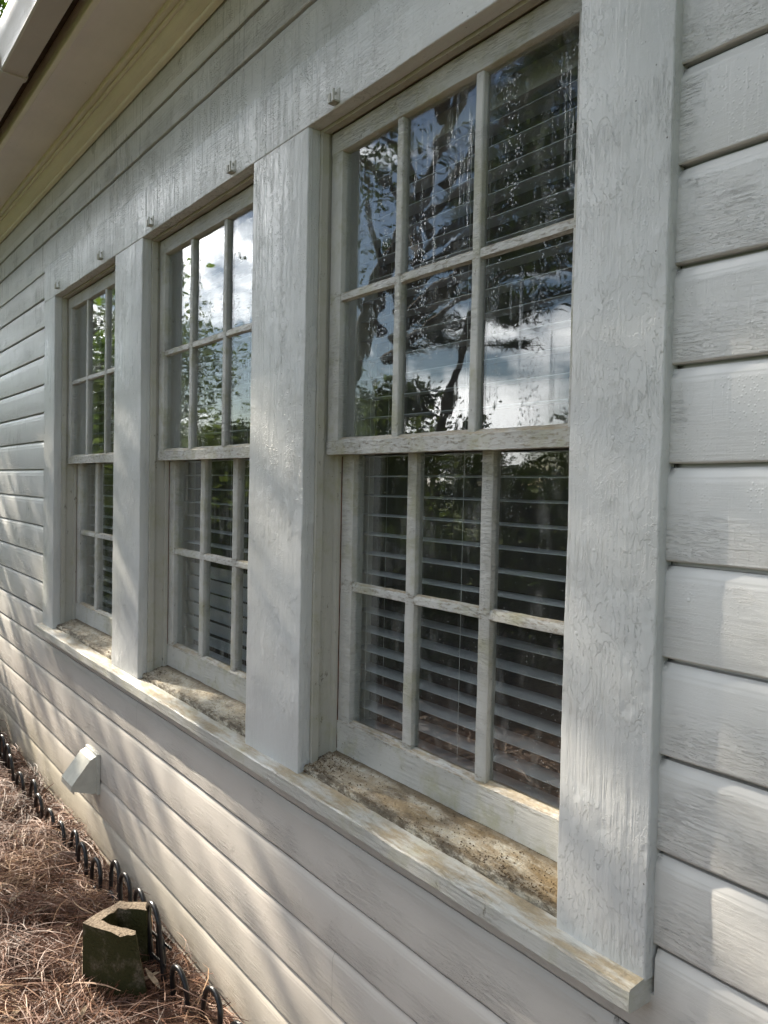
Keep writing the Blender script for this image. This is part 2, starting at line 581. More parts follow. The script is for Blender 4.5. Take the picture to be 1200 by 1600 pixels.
def inner_sill_mat():
    t = NT('inner_sill_dirt')
    n1 = t.noise((7, 30, 30), 6, 0.7)
    n2 = t.noise(70, 5, 0.7, seed=2)
    n3 = t.noise(240, 4, 0.7, seed=3)
    X, Y, Z = t.xyz()[:3]
    base = t.mix(t.step(n2, 0.3, 0.7), (0.52, 0.50, 0.43), (0.42, 0.37, 0.27))
    sand = t.mix(n3, (0.075, 0.048, 0.022), (0.40, 0.29, 0.15))
    amt = t.step(n1, 0.36, 0.62)
    near = t.step(X, -1.0, -0.2, 0.45, 1.0)
    c = t.mix(t.mul(t.mul(amt, near), t.step(t.nz(), 0.3, 0.8)), base, sand)
    smear = t.mul(t.step(t.noise((12, 26, 26), 8, 0.8, seed=8), 0.46, 0.68), t.step(t.nz(), 0.3, 0.8))
    c = t.mix(t.mul(smear, 0.8), c, (0.085, 0.06, 0.035))
    crumbs = t.mul(t.step(t.voro(95), 0.12, 0.25, 1, 0), t.step(t.noise(14, 4, 0.7, seed=5), 0.48, 0.6))
    c = t.mix(t.mul(crumbs, 0.85), c, (0.05, 0.035, 0.02))
    ridge = t.mul(t.step(Y, 0.030, 0.020), t.step(t.noise((25, 8, 60), 5, 0.75, seed=6), 0.44, 0.58))
    c = t.mix(t.mul(ridge, 0.8), c, (0.09, 0.07, 0.045))
    gr_ = t.mul(t.step(t.noise((16, 40, 40), 7, 0.8, seed=9), 0.40, 0.60), t.step(Y, 0.018, 0.055, 1.0, 0.25))
    c = t.mix(t.mul(gr_, 0.8), c, (0.055, 0.04, 0.025))
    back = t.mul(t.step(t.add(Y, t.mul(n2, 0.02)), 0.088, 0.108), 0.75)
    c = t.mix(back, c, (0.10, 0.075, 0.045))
    h = t.add(t.mul(n2, 0.0035), t.mul(n3, 0.0022))
    t.bsdf(c, 0.75, t.bump(h), 0.3)
    return t.m


M_INSILL = inner_sill_mat()

# ------------------------------------------------------------------ setting: ground
GZ = -0.80


def ground_height(x, y):
    h = 0.018 * mnoise.noise(Vector((x * 2.3, y * 2.3, 0))) + 0.012 * mnoise.noise(Vector((x * 6, y * 6, 4)))
    return GZ + h


def lawn_mat():
    t = NT('lawn_grass')
    n = t.noise(0.5, 5, 0.6)
    n2 = t.noise(40, 4, 0.7, seed=2)
    c = t.mix(t.step(n, 0.35, 0.65), (0.075, 0.095, 0.030), (0.15, 0.17, 0.055))
    c = t.mix(t.step(n2, 0.3, 0.7), c, (0.06, 0.09, 0.02))
    t.bsdf(c, 0.9, t.bump(t.mul(n2, 0.03)), 0.1)
    return t.m


me = bpy.data.meshes.new('lawn')
S = 900
me.from_pydata([(-S, -S, GZ - 0.05), (S, -S, GZ - 0.05), (S, S, GZ - 0.05), (-S, S, GZ - 0.05)], [], [(0, 1, 2, 3)])
tag(link('ground', me, lawn_mat(), None, False), 'green lawn stretching away from the house', 'lawn', kind='structure')


def bed_mat():
    t = NT('mulch_soil')
    n = t.noise(30, 6, 0.7)
    n2 = t.noise((120, 30, 60), 5, 0.7, seed=3)
    c = t.mix(t.step(n, 0.35, 0.65), (0.02, 0.012, 0.008), (0.08, 0.045, 0.028))
    c = t.mix(t.step(n2, 0.5, 0.7), c, (0.22, 0.13, 0.08))
    t.bsdf(c, 0.95, t.bump(t.add(t.mul(n, 0.02), t.mul(n2, 0.008))), 0.1)
    return t.m


bm = bmesh.new()
nx, ny = 150, 50
X0b, X1b, Y0b, Y1b = -8.0, 2.6, -4.2, 0.06
grid = [[bm.verts.new((X0b + (X1b - X0b) * i / nx, Y0b + (Y1b - Y0b) * j / ny,
                       ground_height(X0b + (X1b - X0b) * i / nx, Y0b + (Y1b - Y0b) * j / ny))) for j in range(ny + 1)] for i in range(nx + 1)]
for i in range(nx):
    for j in range(ny):
        bm.faces.new((grid[i][j], grid[i + 1][j], grid[i + 1][j + 1], grid[i][j + 1]))
tag(obj('garden_bed', bm, bed_mat()), 'brown soil bed along the foot of the house wall', 'soil', kind='structure')

# ------------------------------------------------------------------ the house
house = empty('house', (0, 0, GZ), 'white painted clapboard house wall with three tall windows, soffit and gutter', 'house')


def hobj(name, bm, mat, parent=None, **kw):
    """child whose mesh is written in world coordinates"""
    o = obj(name, bm, mat, parent or house, **kw)
    if (parent or house) is house:
        o.location = (0, 0, -GZ)
    return o


# Parts keep world coordinates in their meshes; the children offset cancels the Empty's height.
WX = [(-0.8, 0.0), (-1.8907, -1.0739), (-3.0132, -2.1733)]
EL, ER = -3.1941, 0.165
ZH, ZTOP = 1.5238, 1.685
SY = 0.018
HX0, HX1 = -7.2, 3.0
P_ = 0.1375


def board(bm, x0, x1, z0, z1, top=None, seed=0.0):
    """one drop-siding board: flat face, coved top running under the board above"""
    f = SY
    h = z1 - z0
    if top is None:
        prof = [(f + 0.014, z0 + 0.0), (f + 0.002, z0), (f, z0 + 0.002), (f, z0 + h - 0.020), (f + 0.0008, z0 + h - 0.0180),
                (f + 0.0032, z0 + h - 0.0130), (f + 0.0050, z0 + h - 0.0090), (f + 0.0060, z0 + h - 0.0062), (f + 0.0175, z0 + h - 0.0055), (f + 0.0185, z0 + h + 0.002), (f + 0.022, z0 + h + 0.002), (f + 0.022, z0 + 0.003), (f + 0.016, z0 + 0.003)]
    else:
        prof = [(f + 0.016, z0), (f + 0.002, z0), (f, z0 + 0.002), (f, top), (f + 0.022, top), (f + 0.022, z0)]
    extrude(bm, prof, x0, x1, 'x', 0.04, 0.0009)


bm = bmesh.new()
for k in range(-7, 0):                                   # under the sill
    z0 = 0.045 + P_ * k
    if k == -1:
        board(bm, HX0, EL - 0.025, z0, z0 + P_)
        board(bm, EL - 0.025, ER + 0.004, z0, z0 + P_, top=-0.028)
        board(bm, ER + 0.004, HX1, z0, z0 + P_)
    else:
        board(bm, HX0, HX1, z0, z0 + P_)
for k in range(0, 12):                                   # beside the windows
    z0 = 0.045 + P_ * k
    z1 = z0 + P_
    if k == 11:
        z0, z1 = 1.5575, ZTOP
    zl = 0.006
    board(bm, HX0, EL + 0.001, z0 + zl, z1 + zl)
    board(bm, ER - 0.001, HX1, z0, z1)
board(bm, HX0, HX1, ZTOP + 0.002, 1.833)
board(bm, HX0, HX1, 1.833, 1.942)
board(bm, HX0, HX1, 1.942, 2.10, top=2.099)
hobj('siding', bm, M_SIDING, ang=25)

# sheathing and closed body of the house behind the siding
bm = bmesh.new()
WB = 0.041


def pbox(bm, x0, x1, y0, y1, z0, z1):
    vs = [bm.verts.new((x, y, z)) for x in (x0, x1) for y in (y0, y1) for z in (z0, z1)]
    for f in ((0, 1, 3, 2), (4, 6, 7, 5), (0, 4, 5, 1), (2, 3, 7, 6), (0, 2, 6, 4), (1, 5, 7, 3)):
        bm.faces.new([vs[i] for i in f])


pbox(bm, HX0, HX1, WB, 0.20, GZ - 0.2, -0.045)
pbox(bm, HX0, HX1, WB, 0.20, 1.56, 2.30)
ed = [HX0, WX[2][0] - 0.02, WX[2][1] + 0.02, WX[1][0] - 0.02, WX[1][1] + 0.02, WX[0][0] - 0.02, WX[0][1] + 0.02, HX1]
for i in range(0, 8, 2):
    pbox(bm, ed[i], ed[i + 1], WB, 0.20, -0.045, 1.56)
pbox(bm, HX0, HX0 + 0.2, 0.20, 6.0, GZ - 0.2, 2.30)
pbox(bm, HX1 - 0.2, HX1, 0.20, 6.0, GZ - 0.2, 2.30)
pbox(bm, HX0, HX1, 6.0, 6.2, GZ - 0.2, 2.30)
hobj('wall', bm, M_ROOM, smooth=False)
bm = bmesh.new()
pbox(bm, HX0 + 0.2, HX1 - 0.2, 0.2, 6.0, -0.62, -0.55)
hobj('floor', bm, M_DARKWOOD, smooth=False)
bm = bmesh.new()
pbox(bm, HX0 + 0.2, HX1 - 0.2, 0.2, 6.0, 2.0, 2.06)
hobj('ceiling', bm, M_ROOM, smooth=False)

# roof
bm = bmesh.new()
for (y0, z0, y1, z1) in ((-0.30, 2.20, 3.1, 3.9), (6.5, 2.20, 3.1, 3.9)):
    prof = [(y0, z0), (y1, z1), (y1, z1 + 0.05), (y0, z0 + 0.03)]
    extrude(bm, prof, HX0 - 0.3, HX1 + 0.3, 'x', 1.0, 0)
hobj('roof', bm, simple('shingles', (0.09, 0.085, 0.08), 0.9, 0.4, 12, 0.01), smooth=False)

# casings
cas = [(ER, 0.0, 'wide painted window casing at the near right end'), (WX[0][0], WX[1][1], None), (WX[1][0], WX[2][1], None), (WX[2][0], EL, None)]
for a, b, lab in cas:
    x0, x1 = min(a, b), max(a, b)
    bm = bmesh.new()
    extrude(bm, rrect(x0, x1, 0.0, 0.034, 0.003, 3), -0.003, ZH - 0.0008, 'z', 0.02, 0.0011)
    hobj('casing', bm, M_CASING, label=lab)
bm = bmesh.new()
extrude(bm, rrect(-0.0015, 0.034, ZH, ZTOP, 0.003, 3), EL, ER, 'x', 0.02, 0.0010)
hobj('head_board', bm, M_HEAD)

# sill
bm = bmesh.new()
prof = [(-0.030, -0.040), (-0.033, -0.037), (-0.033, -0.009), (-0.030, -0.0055), (0.0, -0.001), (0.021, 0.002), (0.13, 0.010), (0.13, -0.04)]
extrude(bm, prof, EL - 0.022, ER - 0.001, 'x', 0.02, 0.0014)
hobj('sill', bm, M_SILL, ang=22)

# screen hangers on the head board
for hx, hz in ((-0.678, 1.546), (-1.185, 1.546), (-1.793, 1.553), (-2.32, 1.556), (-2.937, 1.558)):
    bm = bmesh.new()
    bx(bm, hx - 0.012, hx + 0.012, -0.003, 0.0, hz - 0.014, hz + 0.016, 0.001, jit=0.0003)
    bx(bm, hx - 0.012, hx + 0.012, -0.016, -0.0025, hz - 0.016, hz - 0.012, 0.001, jit=0.0003)
    bx(bm, hx - 0.012, hx - 0.001, -0.019, -0.016, hz - 0.016, hz + 0.004, 0.001, jit=0.0003)
    bx(bm, hx + 0.006, hx + 0.012, -0.019, -0.016, hz - 0.016, hz + 0.010, 0.001, jit=0.0003)
    tube(bm, [(hx - 0.004, -0.001, hz + 0.009), (hx - 0.004, -0.006, hz + 0.009)], 0.0035, 8)
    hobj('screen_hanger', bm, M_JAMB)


def wparent(o, win):
    o.parent = win


def sash(X0, X1, y0, y1, zb, zt, stile, muntins, mw, zm, mh, rail_b, rail_t, yg):
    """six-light sash: stiles, rails, two vertical and one horizontal muntin, putty bevels"""
    bm = bmesh.new()
    bx(bm, X0, X0 + stile, y0, y1, zb + 0.001, zt - 0.001, 0.002, 'z', 0.03, 0.0007)
    bx(bm, X1 - stile, X1, y0, y1, zb + 0.001, zt - 0.001, 0.002, 'z', 0.03, 0.0007)
    # rails with a sloping putty edge above
    extrude(bm, [(y0 - 0.0015, zb), (y0 - 0.0015, zb + rail_b - 0.004), (y0 + 0.002, zb + rail_b), (yg, zb + rail_b + 0.006), (y1, zb + rail_b), (y1, zb)], X0 + 0.0005, X1 - 0.0005, 'x', 0.015, 0.0013)
    extrude(bm, [(y0 - 0.001, zt - rail_t + 0.002), (y0 - 0.001, zt), (y1 - 0.001, zt), (y1 - 0.001, zt - rail_t), (y0 + 0.002, zt - rail_t)], X0 + 0.0006, X1 - 0.0006, 'x', 0.015, 0.0009)
    for mx in muntins:
        w = mw / 2
        prof = [(mx - w * 0.8, y0 + 0.002), (mx + w * 0.8, y0 + 0.002), (mx + w, y0 + 0.004), (mx + w * 1.05, yg), (mx + w * 0.5, y1 - 0.002), (mx - w * 0.5, y1 - 0.002), (mx - w * 1.05, yg), (mx - w, y0 + 0.004)]
        extrude(bm, prof, zb + rail_b, zt - rail_t, 'z', 0.02, 0.0007)
    h = mh / 2
    prof = [(y0 + 0.0035, zm - h * 0.8), (y0 + 0.0035, zm + h * 0.4), (y0 + 0.006, zm + h * 0.9), (yg, zm + h + 0.003), (y1 - 0.002, zm + h * 0.5), (y1 - 0.002, zm - h * 0.5), (yg, zm - h - 0.001)]
    extrude(bm, prof, X0 + stile * 0.8, X1 - stile * 0.8, 'x', 0.012, 0.0011)
    return bm


def pane(bm, x0, x1, y, z0, z1):
    pbox(bm, x0, x1, y, y + 0.003, z0, z1)


wlab = ['nearest tall window with open white blinds', 'middle tall window with a leaning branch mirrored in its top panes', 'farthest window, small and mirroring green bushes']
for wi, (X0, X1) in enumerate(WX):
    W = X1 - X0
    # frame
    bm = bmesh.new()

    def jamb(s, xe):
        f = lambda d: xe + s * d
        prof = [(f(-0.022), 0.0335), (f(0.001), 0.0335), (f(0.008), 0.0345), (f(0.009), 0.052), (f(0.003), 0.054), (f(0.003), 0.087),
                (f(0.016), 0.0885), (f(0.0165), 0.099), (f(0.008), 0.1005), (f(0.006), 0.139), (f(0.012), 0.141), (f(0.012), 0.20), (f(-0.022), 0.20)]
        if s < 0:
            prof.reverse()
        extrude(bm, prof, 0.0, ZH + 0.012, 'z', 0.05, 0.0007)
    jamb(1, X0)
    jamb(-1, X1)
    prof = [(0.0345, ZH + 0.03), (0.0345, ZH - 0.002), (0.036, ZH - 0.006), (0.054, ZH - 0.006), (0.0545, ZH + 0.001), (0.0885, ZH + 0.001), (0.089, ZH - 0.010), (0.10, ZH - 0.010), (0.101, ZH - 0.003), (0.20, ZH - 0.003), (0.20, ZH + 0.03)]
    extrude(bm, prof, X0, X1, 'x', 0.05, 0.0007)
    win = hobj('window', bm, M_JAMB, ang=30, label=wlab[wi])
    # inner sill
    bm = bmesh.new()
    prof = [(0.018, -0.002), (0.017, 0.012), (0.021, 0.0175), (0.030, 0.019), (0.10, 0.042), (0.20, 0.047), (0.20, -0.01)]
    extrude(bm, prof, X0 - 0.0005, X1 + 0.0005, 'x', 0.012, 0.0022)
    obj('inner_sill', bm, M_INSILL, win, ang=50)
    # upper sash
    um = [X0 + W * 0.3375, X0 + W * 0.638]
    b = sash(X0 + 0.009, X1 - 0.010, 0.0605, 0.087, 0.7635, ZH - 0.007, 0.045, um, 0.021, 1.131, 0.020, 0.034, 0.050, 0.074)
    obj('upper_sash', b, M_SASH, win)
    bm = bmesh.new()
    pane(bm, X0 + 0.04, X1 - 0.045, 0.0735, 0.785, ZH - 0.05)
    obj('glass', bm, M_GLASS, win, smooth=False)
    lm = [X0 + W * 0.354, X0 + W * 0.643]
    b = sash(X0 + 0.017, X1 - 0.014, 0.1005, 0.134, 0.043, 0.800, 0.048, lm, 0.030, 0.448, 0.021, 0.078, 0.03, 0.115)
    obj('lower_sash', b, M_SASH, win)
    bm = bmesh.new()
    pane(bm, X0 + 0.05, X1 - 0.045, 0.1145, 0.10, 0.785)
    obj('glass', bm, M_GLASS, win, smooth=False)
    # rusty weatherstrip in the track beside the lower sash
    for s_, xe in ((1, X0), (-1, X1)):
        bm = bmesh.new()
        xa, xb = sorted((xe + s_ * 0.006, xe + s_ * 0.0195))
        bx(bm, xa, xb, 0.0992, 0.1003, 0.05, 0.76, 0.0004, 'z', 0.02, 0.0004)
        obj('weatherstrip', bm, M_RUST, win)
    # stools inside
    bm = bmesh.new()
    bx(bm, X0 - 0.02, X1 + 0.02, 0.142, 0.24, 0.048, 0.062)
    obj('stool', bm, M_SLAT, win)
    if wi == 0:
        # venetian blinds are separate things hanging inside
        pass

blabs = ['white horizontal blind with level slats inside the nearest window',
         'white horizontal blind inside the middle window, its lower slats closed',
         'white horizontal blind inside the farthest, smallest-looking window']
for wi, (X0, X1) in enumerate(WX):
    root = empty('window_blind', ((X0 + X1) / 2, 0.175, 0.07), blabs[wi], 'blind', 'white blinds inside the three windows')
    hw = (X1 - X0) / 2 - 0.014
    bm = bmesh.new()
    bx(bm, -hw, hw, -0.022, 0.025, 1.375, 1.425)
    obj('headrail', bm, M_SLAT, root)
    bm = bmesh.new()
    z = 0.035
    k = 0
    while z < 1.36:
        zz = z
        tilt = 0.05 + 0.03 * mnoise.noise(Vector((wi * 5, k * 0.8, 0)))
        pitch = 0.047
        if wi == 1 and 0.05 < z < 0.36:
            tilt = -1.15 + 0.2 * mnoise.noise(Vector((k * 1.7, 2, 0)))
        prof = []
        for q in (-0.025, -0.0125, 0.0, 0.0125, 0.025):
            prof.append((q, 0.0018 * (1 - (q / 0.025) ** 2)))
        prof = prof + [(a, b - 0.0016) for a, b in reversed(prof)]
        prof = [(a * cos(tilt) - b * sin(tilt), a * sin(tilt) + b * cos(tilt) + zz) for a, b in prof]
        extrude(bm, prof, -hw, hw, 'x', 0.06, 0.0005)
        z += pitch
        k += 1
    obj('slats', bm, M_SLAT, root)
    bm = bmesh.new()
    bx(bm, -hw, hw, -0.025, 0.025, 0.0, 0.016)
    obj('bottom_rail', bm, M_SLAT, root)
    for cx in (-hw + 0.05, 0.0, hw - 0.06):
        bm = bmesh.new()
        for yy in (-0.027, 0.027):
            tube(bm, [(cx, yy, 0.01), (cx, yy, 1.38)], 0.0005, 5)
        obj('ladder_cord', bm, M_CORD, root)

# cornice
bm = bmesh.new()
prof = [(0.013, 2.046), (0.004, 2.047), (-0.002, 2.051), (-0.004, 2.057), (-0.002, 2.061), (-0.006, 2.063), (-0.016, 2.066), (-0.028, 2.074), (-0.036, 2.084), (-0.039, 2.090), (-0.045, 2.088), (-0.050, 2.090), (-0.052, 2.096), (-0.049, 2.1), (-0.058, 2.0985), (-0.066, 2.099), (-0.070, 2.103), (-0.070, 2.118), (0.013, 2.118)]
extrude(bm, prof, HX0, HX1, 'x', 0.06, 0.0008)
hobj('crown_moulding', bm, M_CROWN, ang=30)
bm = bmesh.new()
extrude(bm, [(0.0, 2.1145), (-0.232, 2.1145), (-0.232, 2.125), (0.0, 2.125)], HX0, HX1, 'x', 0.1, 0.0006)
hobj('soffit', bm, M_SOFFIT, smooth=False)
bm = bmesh.new()
extrude(bm, rrect(-0.252, -0.2325, 2.100, 2.205, 0.004, 3), HX0 - 0.05, HX1 + 0.05, 'x', 0.05, 0.0010)
hobj('fascia', bm, M_CROWN)
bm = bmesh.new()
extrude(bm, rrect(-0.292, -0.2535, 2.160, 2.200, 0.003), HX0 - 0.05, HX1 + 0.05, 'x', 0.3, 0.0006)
hobj('gap_shade_board', bm, M_DARKWOOD)  # dark board added in place of the shade between fascia and gutter

# gutter: folded box profile, open on top
bm = bmesh.new()
go = [(-0.294, 2.225), (-0.294, 2.110), (-0.298, 2.105), (-0.372, 2.105), (-0.378, 2.110), (-0.381, 2.135), (-0.396, 2.165), (-0.402, 2.185), (-0.402, 2.222), (-0.392, 2.226)]
gi = [(-0.393, 2.222), (-0.3995, 2.219), (-0.3995, 2.186), (-0.394, 2.167), (-0.379, 2.136), (-0.3755, 2.112), (-0.371, 2.108), (-0.299, 2.108), (-0.297, 2.111), (-0.297, 2.225)]
extrude(bm, go + gi, HX0 - 0.2, HX1 + 0.2, 'x', 0.2, 0.0010)
gut = hobj('gutter', bm, M_GUTTER, ang=25)
for gx in (-2.26, 0.9):
    bm = bmesh.new()
    off = [(-0.290, 2.20), (-0.290, 2.106), (-0.297, 2.0995), (-0.374, 2.0995), (-0.3835, 2.107), (-0.387, 2.134), (-0.402, 2.163), (-0.408, 2.184), (-0.408, 2.224), (-0.4025, 2.2235), (-0.4025, 2.185), (-0.3965, 2.1645), (-0.3815, 2.1345), (-0.3785, 2.1095), (-0.372, 2.1045), (-0.298, 2.1045), (-0.2935, 2.1095), (-0.2935, 2.20)]
    extrude(bm, off, gx - 0.018, gx + 0.018, 'x', 0.05, 0.0003)
    obj('gutter_collar', bm, M_GUTTER, gut, ang=25)

# dryer vent
vx0, vx1 = -2.497, -2.357
bm = bmesh.new()
bx(bm, vx0 - 0.006, vx1 + 0.006, 0.004, 0.0175, -0.562, -0.400, 0.002, 'x', jit=0.0003)
vent = hobj('vent_hood', bm, M_VENT)
bm = bmesh.new()
side = [(0.0045, -0.408), (-0.018, -0.420), (-0.088, -0.512), (-0.092, -0.530), (-0.089, -0.532), (-0.014, -0.418 - 0.012), (0.0045, -0.412)]
extrude(bm, [(0.0045, -0.408), (-0.020, -0.419), (-0.091, -0.510), (-0.092, -0.531), (-0.0895, -0.531), (-0.0885, -0.5115), (-0.019, -0.4215), (0.0045, -0.411)], vx0, vx1, 'x', 1, 0)
for sx in (vx0, vx1 - 0.003):
    vs = [(0.0045, -0.4095), (-0.0195, -0.4205), (-0.0897, -0.5108), (-0.0905, -0.529), (-0.012, -0.556), (0.0045, -0.556)]
    extrude(bm, vs, sx + 0.0002, sx + 0.0028, 'x', 1, 0)
obj('hood', bm, M_VENT, vent, smooth=False)
bm = bmesh.new()
pbox(bm, vx0 + 0.006, vx1 - 0.006, -0.060, -0.057, -0.540, -0.488)
pbox(bm, vx0 + 0.006, vx1 - 0.006, -0.080, -0.078, -0.545, -0.508)
obj('flap', bm, M_VENT, vent, smooth=False)

# ------------------------------------------------------------------ border edging (black hoops)
hoop_lab = 'black hooped border edging %s'


def hoop(w, h, r, x):
    bm = bmesh.new()
    pts = [(x - w / 2, 0, -0.06), (x - w / 2, 0, h - w / 2)]
    for k in range(1, 10):
        a = pi - pi * k / 10
        pts.append((x + w / 2 * cos(a), 0, h - w / 2 + w / 2 * sin(a)))
    pts += [(x + w / 2, 0, h - w / 2), (x + w / 2, 0, -0.06)]
    tube(bm, pts, r, 8)
    return bm


def edging(loc, rz, tilt, nh, label, group='black hooped edging panels along the wall foot', sp=0.152, lean=0.0):
    root = empty('border_fence', loc, label, 'garden edging', group)
    root.rotation_euler = (lean, tilt, rz)
    for i in range(nh):
        x = (i - (nh - 1) / 2) * sp
        ho = obj('hoop', hoop(0.098, 0.215 + 0.02 * (random.random() - 0.5), 0.0075, x), M_BLACK, root, ang=60)
        ho.rotation_euler = (0.16 * (random.random() - 0.5), 0.03 * (random.random() - 0.5), 0.10 * (random.random() - 0.5))
        bm = hoop(0.052, 0.115, 0.0055, x)
        bmesh.ops.translate(bm, verts=bm.verts[:], vec=(0, 0.004, 0))
        obj('inner_hoop', bm, M_BLACK, root, ang=60)
    bm = bmesh.new()
    L_ = (nh - 1) / 2 * sp + 0.07
    bx(bm, -L_, L_, -0.012, -0.0065, 0.050, 0.060, 0.0015, 'x', 0.05, 0.0006)
    bx(bm, -L_, L_, 0.0065, 0.012, 0.095, 0.104, 0.0015, 'x', 0.05, 0.0006)
    obj('rail', bm, M_BLACK, root)
    return root


edging((-1.645, -0.090, -0.812), 0.0, radians(-7.5), 4, 'black hooped edging panel right behind the concrete block, tallest in view')
edging((-1.10, -0.085, -0.885), radians(2), radians(0), 3, 'black hooped edging panel sunk low, nearest the bottom edge')
edging((-2.265, -0.095, -0.900), radians(-1), radians(-3), 4, 'black hooped edging panel just beyond the concrete block, under the vent hood')
edging((-2.88, -0.10, -0.895), radians(1.5), radians(2), 4, 'black hooped edging panel left of the vent hood')
edging((-3.50, -0.10, -0.850), radians(-1), radians(1.5), 4, 'black hooped edging panel second from the far end of the wall')
edging((-4.12, -0.10, -0.83), radians(1), radians(1), 4, 'black hooped edging panel farthest along the wall at the picture edge')


# ------------------------------------------------------------------ broken concrete block
def block_mat():
    t = NT('mossy_concrete')
    n = t.noise(14, 6, 0.65)
    n2 = t.noise(130, 5, 0.7, seed=2)
    c = t.mix(t.step(n2, 0.3, 0.7), (0.13, 0.10, 0.075), (0.36, 0.29, 0.22))
    mossy = t.mul(t.step(n, 0.20, 0.50), t.step(t.nz(), 0.3, 0.8, 1.0, 0.15))
    c = t.mix(mossy, c, t.mix(n2, (0.024, 0.026, 0.009), (0.075, 0.07, 0.028)))
    pits = t.voro(90)
    h = t.add(t.mul(n2, 0.004), t.mul(t.step(pits, 0.1, 0.4), 0.0015))
    t.bsdf(c, 0.95, t.bump(h), 0.15)
    return t.m


bm = bmesh.new()
outer_t = [(-1.518, -0.288), (-1.391, -0.221), (-1.365, -0.187), (-1.392, -0.176), (-1.446, -0.218), (-1.502, -0.243), (-1.537, -0.180), (-1.480, -0.112), (-1.505, -0.088), (-1.576, -0.160)]
outer_b = [(-1.517, -0.289), (-1.402, -0.2115), (-1.338, -0.128), (-1.375, -0.120), (-1.446, -0.205), (-1.502, -0.240), (-1.537, -0.180), (-1.470, -0.105), (-1.495, -0.080), (-1.576, -0.160)]
rows = 14
rings = []
for k in range(rows + 1):
    t_ = k / rows
    z = -0.93 + (-0.600 + 0.93) * t_
    ring = []
    nn = len(outer_t)
    for j in range(nn):
        for s in range(4):
            a = Vector(outer_b[j]).lerp(Vector(outer_t[j]), t_)
            b = Vector(outer_b[(j + 1) % nn]).lerp(Vector(outer_t[(j + 1) % nn]), t_)
            p = a.lerp(b, s / 4)
            P3 = Vector((p.x, p.y, z))
            P3 += mnoise.noise_vector(P3 * 40) * 0.0022
            if k == rows:
                P3.z += mnoise.noise(P3 * 45) * 0.010
            ring.append(bm.verts.new(P3))
    rings.append(ring)
m_ = len(rings[0])
for k in range(rows):
    for j in range(m_):
        bm.faces.new((rings[k][j], rings[k][(j + 1) % m_], rings[k + 1][(j + 1) % m_], rings[k + 1][j]))
bm.faces.new(rings[-1])
bm.faces.new(rings[0])
bmesh.ops.translate(bm, verts=bm.verts[:], vec=(1.46, 0.19, 0.80))
blk = obj('concrete_block', bm, block_mat(), ang=40)
blk.location = (-1.46, -0.19, -0.80)
tag(blk, 'broken mossy concrete block with hollow top standing on pine straw beside edging', 'concrete block')


